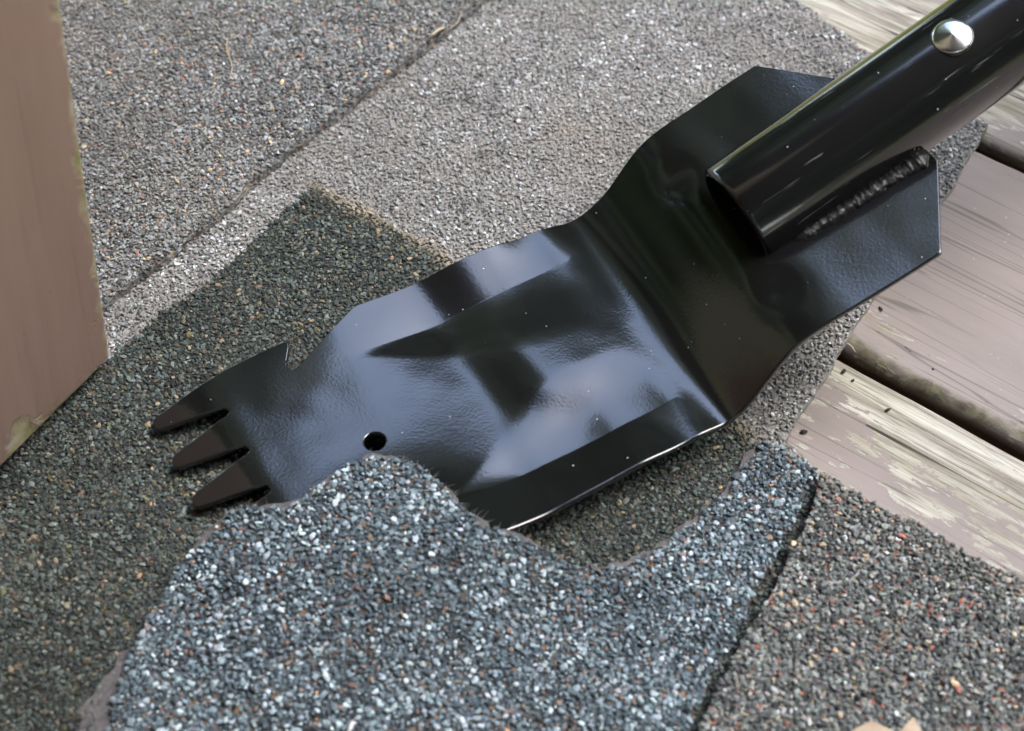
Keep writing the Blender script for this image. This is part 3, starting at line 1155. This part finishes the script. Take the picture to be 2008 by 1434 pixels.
# rivet: shallow conical steel dome with a thin rim
P, nrm = on_tube(1867, 72)
rr = 36.0 / FPX * np.linalg.norm(CAM - P) * 1.0
prof = [(0.0, 1.85), (0.06, 1.80), (0.30, 1.50), (0.55, 1.18), (0.78, 0.88), (0.93, 0.66), (1.0, 0.40), (1.0, 0.1), (0.9, -0.8)]
V, Fc = [], []
for (x, z) in prof:
    for j in range(48):
        a = 2 * math.pi * j / 48
        V.append((x * rr * math.cos(a), x * rr * math.sin(a), z * MM))
for i in range(len(prof) - 1):
    for j in range(48):
        a, b = i * 48 + j, i * 48 + (j + 1) % 48
        Fc.append((a, a + 48, b + 48, b))
M_STEEL = mat_simple('polished_steel', (0.86, 0.87, 0.88), 0.2, 500, 0.08, 0.0001)
M_STEEL.node_tree.nodes['Principled BSDF'].inputs['Metallic'].default_value = 1.0
rv = link('rivet', mesh_py('rivet', V, Fc, True), M_STEEL, sh)
zq = Vector(nrm).to_track_quat('Z', 'Y').to_matrix().to_4x4()
rv.matrix_world = Matrix.Translation(Vector(P)) @ zq
V, Fc = [], []
for i, (x, z) in enumerate([(0.95, -0.1), (1.03, 0.12), (1.08, -0.1), (1.08, -0.9)]):
    for j in range(48):
        a = 2 * math.pi * j / 48
        V.append((x * rr * math.cos(a), x * rr * math.sin(a), z * MM))
for i in range(3):
    for j in range(48):
        a, b = i * 48 + j, i * 48 + (j + 1) % 48
        Fc.append((a, a + 48, b + 48, b))
rg = link('rivet_collar', mesh_py('rivet_collar', V, Fc, True), M_TUBE, rv)
rg.matrix_parent_inverse = Matrix()
rg.matrix_basis = Matrix()


def weld(u0, u1, side, seed, r0=3.1):
    """lumpy bead in the corner between shaft and plate"""
    V, Fc = [], []
    us = np.arange(u0, u1, 0.4)
    seg = 22
    for i, u in enumerate(us):
        t = (u - u0) / (u1 - u0)
        zc = float(np.interp(u, _us, _zs))
        end = min(1, (u - u0) / 4.0) ** 0.5 * min(1, (u1 - u) / 3.0 + 0.08) ** 0.5
        rip = 0.05 * math.sin(u * 1.9 + 3 * mnoise.noise((u * 0.3, seed, 0))) + 0.35 * mnoise.noise((u * 0.16, seed, 3))
        r = (r0 + rip + 0.9 * math.exp(-((u1 - 5 - u) / 4.0) ** 2)) * end
        vc = side * (18.0 + 0.7 * mnoise.noise((u * 0.2, seed, 9)))
        for j in range(seg):
            a = 2 * math.pi * j / seg
            rad = r * (1 + 0.07 * mnoise.noise((u * 0.55, 2.6 * math.cos(a), 2.6 * math.sin(a) + seed)) + 0.20 * mnoise.noise((u * 0.95, 3.5 * math.cos(a), 3.5 * math.sin(a) + seed)))
            V.append(W3(u - 0.388 * (math.sin(a) * rad * 0.55), vc + math.cos(a) * rad * 1.0, zc + 0.1 + math.sin(a) * rad * 0.5))
        if i:
            for j in range(seg):
                a, b = (i - 1) * seg + j, (i - 1) * seg + (j + 1) % seg
                Fc.append((a, a + seg, b + seg, b))
    Fc.append(tuple(range(seg)))
    Fc.append(tuple(range((len(us) - 1) * seg, len(us) * seg))[::-1])
    return link('weld_bead', mesh_py('weld_bead', V, Fc, True), M_WELD, sh)


M_WELD = mat_black_paint('black_painted_weld', 2.6)
M_WELD.node_tree.nodes['Principled BSDF'].inputs['Coat Weight'].default_value = 0.0
M_WELD.node_tree.nodes['Principled BSDF'].inputs['IOR'].default_value = 1.36
weld(143, 193.6, -1, 1.0)
weld(143, 193.6, 1, 5.0, 3.0)

# ------------------------------------------------------------------ brown post at the left
pc = at(221, 702, Z_A)                                # its near right foot corner
pe = at(0, 938, Z_A)
pd = (pe - pc)[:2]; pd /= np.linalg.norm(pd)          # along the visible face, towards the camera
pn = np.array([-pd[1], pd[0]])                        # out of the visible face
if pn[0] < 0: pn = -pn
PW, PH = 0.14, 1.15
m = NT('brown_post_paint')
sep = m.n('SeparateXYZ')
tcn = m.n('TexCoord')
m.l(tcn.outputs['Object'], sep.inputs[0])
v = m.coord()
base = m.ramp(m.noise(m.coord((60, 60, 6)), 1.0, 5, 0.6), [(0.3, (0.27, 0.182, 0.148)), (0.7, (0.335, 0.228, 0.188))])
base = m.mix(m.ramp(m.noise(v, 55, 4), [(0.52, 0.0), (0.7, 0.22)]), base, (0.32, 0.25, 0.23))
base = m.mix(m.ramp(m.noise(m.coord((260, 260, 14)), 1.0, 3), [(0.58, 0.0), (0.7, 0.25)]), base, (0.15, 0.105, 0.09))
base = m.mix(m.ramp(m.noise(v, 330, 2), [(0.73, 0.0), (0.76, 0.8)]), base, (0.09, 0.06, 0.05))
# worn corner and foot: bare wood and lichen where the paint has gone
dx = m.math('MULTIPLY', sep.outputs['X'], -1.0)       # distance from the corner edge (local X runs away from it as negative)
dz = sep.outputs['Z']
dmin = m.math('MINIMUM', dx, dz)
wear = m.math('SUBTRACT', m.math('MULTIPLY', m.math('POWER', m.noise(v, 75, 6, 0.72, 0.6), 3.0), 0.034), dmin)
# one broad lichen patch low on the face
px_, pz_ = m.math('ADD', sep.outputs['X'], 0.045), m.math('SUBTRACT', sep.outputs['Z'], 0.004)
pr_ = m.math('SQRT', m.math('ADD', m.math('MULTIPLY', px_, px_), m.math('MULTIPLY', pz_, pz_)))
wear = m.math('MAXIMUM', wear, m.math('SUBTRACT', m.math('MULTIPLY', m.noise(v, 120, 5, 0.7), 0.019), pr_))
wm = m.ramp(wear, [(0.0, 0.0), (0.0006, 1.0)])
chip = m.ramp(m.noise(v, 90, 4), [(0.40, (0.48, 0.42, 0.31)), (0.52, (0.36, 0.33, 0.19)), (0.64, (0.22, 0.22, 0.09))])
col = m.mix(wm, base, chip)
nn = m.bump(m.noise(m.coord((120, 120, 10)), 1.0, 4), 0.25, 0.0006)
nn = m.bump(m.math('SUBTRACT', 1.0, wm), 0.6, 0.0005, nn)
M_POST = m.done(col, 0.6, nn, Specular_IOR_Level=0.35)
bm = bmesh.new()
# local frame: X towards the corner edge (0 at the edge), Y into the post, Z up
nx, nz = 24, 160
bmesh.ops.create_cube(bm, size=1.0)
for vtx in bm.verts:
    vtx.co = Vector(((vtx.co.x - 0.5) * PW, (vtx.co.y + 0.5) * PW, (vtx.co.z + 0.5) * PH))
bmesh.ops.bevel(bm, geom=[e for e in bm.edges], offset=0.0028, segments=4, affect='EDGES', profile=0.5)
bmesh.ops.triangulate(bm, faces=[f for f in bm.faces if len(f.verts) > 4])
me = bpy.data.meshes.new('wooden_post')
bm.to_mesh(me); bm.free()
me.polygons.foreach_set('use_smooth', np.full(len(me.polygons), True))
me.set_sharp_from_angle(angle=R(35))
post = link('wooden_post', me, M_POST)
X = Vector((-pd[0], -pd[1], 0)); Yv = Vector((-pn[0], -pn[1], 0))
if X.cross(Yv).z < 0:
    print('post frame mirrored')
lean = Matrix.Rotation(R(6.0), 4, 'Y')
post.matrix_world = Matrix.Translation(Vector(pc)) @ lean @ Matrix(((X.x, Yv.x, 0, 0), (X.y, Yv.y, 0, 0), (0, 0, 1, 0), (0, 0, 0, 1)))
tag(post, 'brown painted wooden post with chipped lichen-edged corner, at the left', 'post')

# ------------------------------------------------------------------ small things lying about
# dry leaf at the bottom edge
M_LEAF = mat_simple('dry_leaf_tan', (0.42, 0.33, 0.24), 0.7, 120, 0.25, 0.0004)
lp = [(-26, 0), (-20, 7), (-11, 13), (-3, 11), (1, 16), (5, 11), (13, 13), (22, 8), (31, 1), (22, -8), (12, -13), (0, -12), (-12, -13), (-20, -7)]
lp = resample(np.array(lp, float), 1.5)
g = hexgrid(-26, 31, -14, 16, 2.0)
g = g[inside(lp, g) & (seg_dist(g, lp) > 0.8)]
Pq, Fq = cdt_inside(lp, g)
zq = 2.2 + 0.010 * Pq[:, 1] ** 2 * 1.6 - 0.6 * np.abs(np.sin(Pq[:, 0] * 0.35 + np.abs(Pq[:, 1]) * 0.5)) + 1.2 * vnoise(Pq, 0.09, 77)
zq[np.abs(Pq[:, 1]) < 0.9] -= 0.5
V = np.vstack([np.column_stack([Pq, zq]), np.column_stack([Pq, zq - 0.25])]) * MM
me = mesh_np('dry_leaf', V, np.vstack([Fq, Fq[:, ::-1] + len(Pq)]), True)
leaf = link('dry_leaf', me, M_LEAF)
c = at(1778, 1522, 0.009)
leaf.location = (c[0], c[1], 0.0082)
leaf.rotation_euler = (0, R(4), R(-8))
tag(leaf, 'pale tan dry leaf lying on the red-specked shingle at the bottom edge', 'leaf')

M_STRAW = mat_simple('dry_straw', (0.46, 0.40, 0.28), 0.7, 300, 0.25, 0.0001)
M_WHITE = mat_simple('white_sliver', (0.78, 0.76, 0.72), 0.6, 300, 0.1, 0.0001)


def strand(name, pts, rad, mat, label, cat, zf, lift=0.0016, group=None):
    P = np.array([at(x, y, 0.008)[:2] for x, y in pts])
    for _ in range(4):
        Z = zf(P) + lift
        P = np.array([at(x, y, z)[:2] for (x, y), z in zip(pts, Z)])
    Q = resample(np.column_stack([P, Z]), 0.0012, False)
    seg = 6
    V, Fc = [], []
    for i, q in enumerate(Q):
        t = Q[min(i + 1, len(Q) - 1)] - Q[max(i - 1, 0)]
        s = np.cross(t, (0, 0, 1.0)); s /= np.linalg.norm(s) + 1e-12
        w = np.cross(s, t); w /= np.linalg.norm(w) + 1e-12
        r = rad * (1 - 0.55 * abs(2 * i / max(1, len(Q) - 1) - 1) ** 3)
        for a in range(seg):
            V.append(q + (s * math.cos(a * 2 * math.pi / seg) + w * math.sin(a * 2 * math.pi / seg)) * r)
        if i:
            for a in range(seg):
                x, y = (i - 1) * seg + a, (i - 1) * seg + (a + 1) % seg
                Fc.append((x, y, y + seg, x + seg))
    Fc.append(tuple(range(seg))[::-1])
    Fc.append(tuple(range((len(Q) - 1) * seg, len(Q) * seg)))
    o = link(name, mesh_py(name, V, Fc, True), mat)
    return tag(o, label, cat, group)


strand('wood_sliver', [(682, 1436), (688, 1426), (692, 1414)], 0.0007, M_WHITE, 'short white sliver on the blue-black shingle at the bottom edge', 'sliver', zf_C)
strand('dry_grass_stalk', [(446, 72), (444, 95), (452, 118), (456, 132), (452, 148), (450, 156)], 0.00022, M_STRAW, 'thin pale grass stalk lying on the charcoal shingle', 'straw', zf_A)
strand('dry_twig', [(846, 70), (858, 60), (872, 54)], 0.0006, M_STRAW, 'short tan twig in the seam between charcoal and grey shingles', 'twig', zf_A)
strand('dry_straw_wisp', [(905, 20), (902, 34), (896, 46), (880, 58)], 0.0002, M_STRAW, 'fine dry grass blade at the seam near the top edge', 'straw', zf_A)
strand('bent_straw', [(1656, 672), (1664, 675), (1672, 682), (1677, 690)], 0.00028, M_STRAW, 'tiny bent straw at the mouth of the open board gap', 'straw', lambda P: np.full(len(P), 0.0004), 0.0004)

M_SOIL = mat_simple('dark_soil', (0.035, 0.03, 0.025), 0.95, 900, 0.4, 0.0004)


def crumb(px, py, r, z, label, name='soil_crumb'):
    V = PROTO[RNG.integers(0, 24)] * np.array([r * 1.25, r * 0.75, r * 0.45])
    bm = bmesh.new()
    vs = [bm.verts.new(p) for p in V]
    for f in ICO_F: bm.faces.new([vs[i] for i in f])
    bmesh.ops.subdivide_edges(bm, edges=bm.edges[:], cuts=1, use_grid_fill=True)
    for q in bm.verts: q.co *= 1 + 0.22 * mnoise.noise(q.co * 900 + Vector((px, py, 0)))
    me = bpy.data.meshes.new(name); bm.to_mesh(me); bm.free()
    o = link(name, me, M_SOIL)
    p = at(px, py, z + r * 0.4)
    o.location = p
    o.rotation_euler = (0, 0, random.uniform(0, 6))
    return tag(o, label, 'crumb', 'dark crumbs on the deck boards')


crumb(1727, 606, 0.0011, 0, 'dark crumb on the smooth taupe board beside the blade')
crumb(1654, 728, 0.0013, 0, 'dark crumb on the peeling board just below the open gap')
crumb(1673, 746, 0.0008, 0, 'smaller dark crumb on the peeling board below the open gap')
crumb(1742, 804, 0.0010, 0, 'dark crumb farther out on the bare streaks of the peeling board')
crumb(1575, 846, 0.0013, 0, 'dark crumb on the peeling board at the grey shingle edge')
crumb(1830, 724, 0.0006, 0, 'tiny dark crumb alone on the smooth board above the gap')

# ------------------------------------------------------------------ unseen porch and trees, added to shape what the black paint reflects
M_CEIL = mat_simple('porch_ceiling_stain', (0.045, 0.036, 0.03), 0.8, 8, 0.3, 0.001)
M_WALL = mat_simple('house_siding', (0.16, 0.15, 0.14), 0.7, 10, 0.2, 0.001)
porch = empty('unseen_porch_roof', (0, -1.5, 2.35), rzb)
tag(porch, 'unseen dark porch roof over the deck, added for reflections', 'roof')


def obox(name, mat, parent, c, h, rz):
    vs = [(x, y, z) for z in (-h[2], h[2]) for (x, y) in ((-h[0], -h[1]), (h[0], -h[1]), (h[0], h[1]), (-h[0], h[1]))]
    me = mesh_py(name, vs, [(3, 2, 1, 0), (4, 5, 6, 7), (0, 1, 5, 4), (1, 2, 6, 5), (2, 3, 7, 6), (3, 0, 4, 7)])
    o = link(name, me, mat)
    o.location = c
    o.rotation_euler = (0, 0, rz)
    if parent:
        bpy.context.view_layer.update()
        o.parent = parent
        o.matrix_parent_inverse = parent.matrix_world.inverted()
    return o


ROOF_EDGE = 0.39                                      # distance of the eave from the shovel, measured across the boards
RL0, RL1 = -2.25, 2.2                                  # extent along the boards
mid = bd * (RL0 + RL1) / 2
depth = 3.4
cc = mid + bn * (ROOF_EDGE - depth / 2)
obox('ceiling', M_CEIL, porch, (cc[0], cc[1], 2.40), ((RL1 - RL0) / 2, depth / 2, 0.05), rzb)
ce = mid + bn * (ROOF_EDGE - 0.06)
obox('eave_beam', M_CEIL, porch, (ce[0], ce[1], 2.26), ((RL1 - RL0) / 2, 0.06, 0.09), rzb)
cw = mid + bn * (ROOF_EDGE - depth)
wall = obox('unseen_house_wall', M_WALL, None, (cw[0], cw[1], 1.1), (4.0, 0.08, 1.5), rzb)
tag(wall, 'unseen grey house wall behind the porch, added for reflections', 'wall')

# unseen leafy clumps added to darken reflections and block sky light, one mass
mt = NT('foliage')
fv = mt.coord()
fcol = mt.ramp(mt.noise(fv, 2.2, 6, 0.7), [(0.3, (0.018, 0.03, 0.010)), (0.6, (0.05, 0.075, 0.02)), (0.8, (0.10, 0.12, 0.035))])
M_FOL = mt.done(fcol, 0.8, mt.bump(mt.noise(fv, 9, 4), 0.8, 0.1))
PT, FT = [], []
rr_ = random.Random(5)
bm = bmesh.new()
bmesh.ops.create_icosphere(bm, subdivisions=2, radius=1.0)
SPH = np.array([tuple(q.co) for q in bm.verts]); SPF = np.array([[q.index for q in f.verts] for f in bm.faces])
bm.free()
k = 0
for i in range(760):
    az = R(rr_.uniform(48, 205) if i < 540 else rr_.uniform(-75, 50))
    if R(150) < az < R(156): continue
    d = rr_.uniform(13, 19)
    top = (rr_.uniform(14.9, 17.5) * (1.7 if R(113) < az < R(160) else 1.0) if i < 540 else rr_.uniform(10.5, 14.5)) * d / 13  # left clumps raised to darken reflections, right ones to cut sky light
    rad = rr_.uniform(1.3, 2.6)
    zc = rr_.uniform(0.02, 1.0) ** 0.6 * (top - rad)
    cpos = np.array([d * math.cos(az), d * math.sin(az), max(0.4, zc)])
    q = SPH.copy()
    dsp = np.array([mnoise.fractal(Vector(p) * 1.9 + Vector((i * 3.1, 0, 0)), 0.9, 2.1, 5) for p in q])
    q = q * (1 + 0.55 * dsp)[:, None] * np.array([rad, rad, rad * rr_.uniform(0.8, 1.3)]) + cpos
    PT.append(q); FT.append(SPF + k * len(SPH)); k += 1
tr = link('light_screen_trees', mesh_np('light_screen_trees', np.vstack(PT), np.vstack(FT), True), M_FOL)
tag(tr, 'unseen dark trees added to darken reflections and block sky light', kind='stuff')
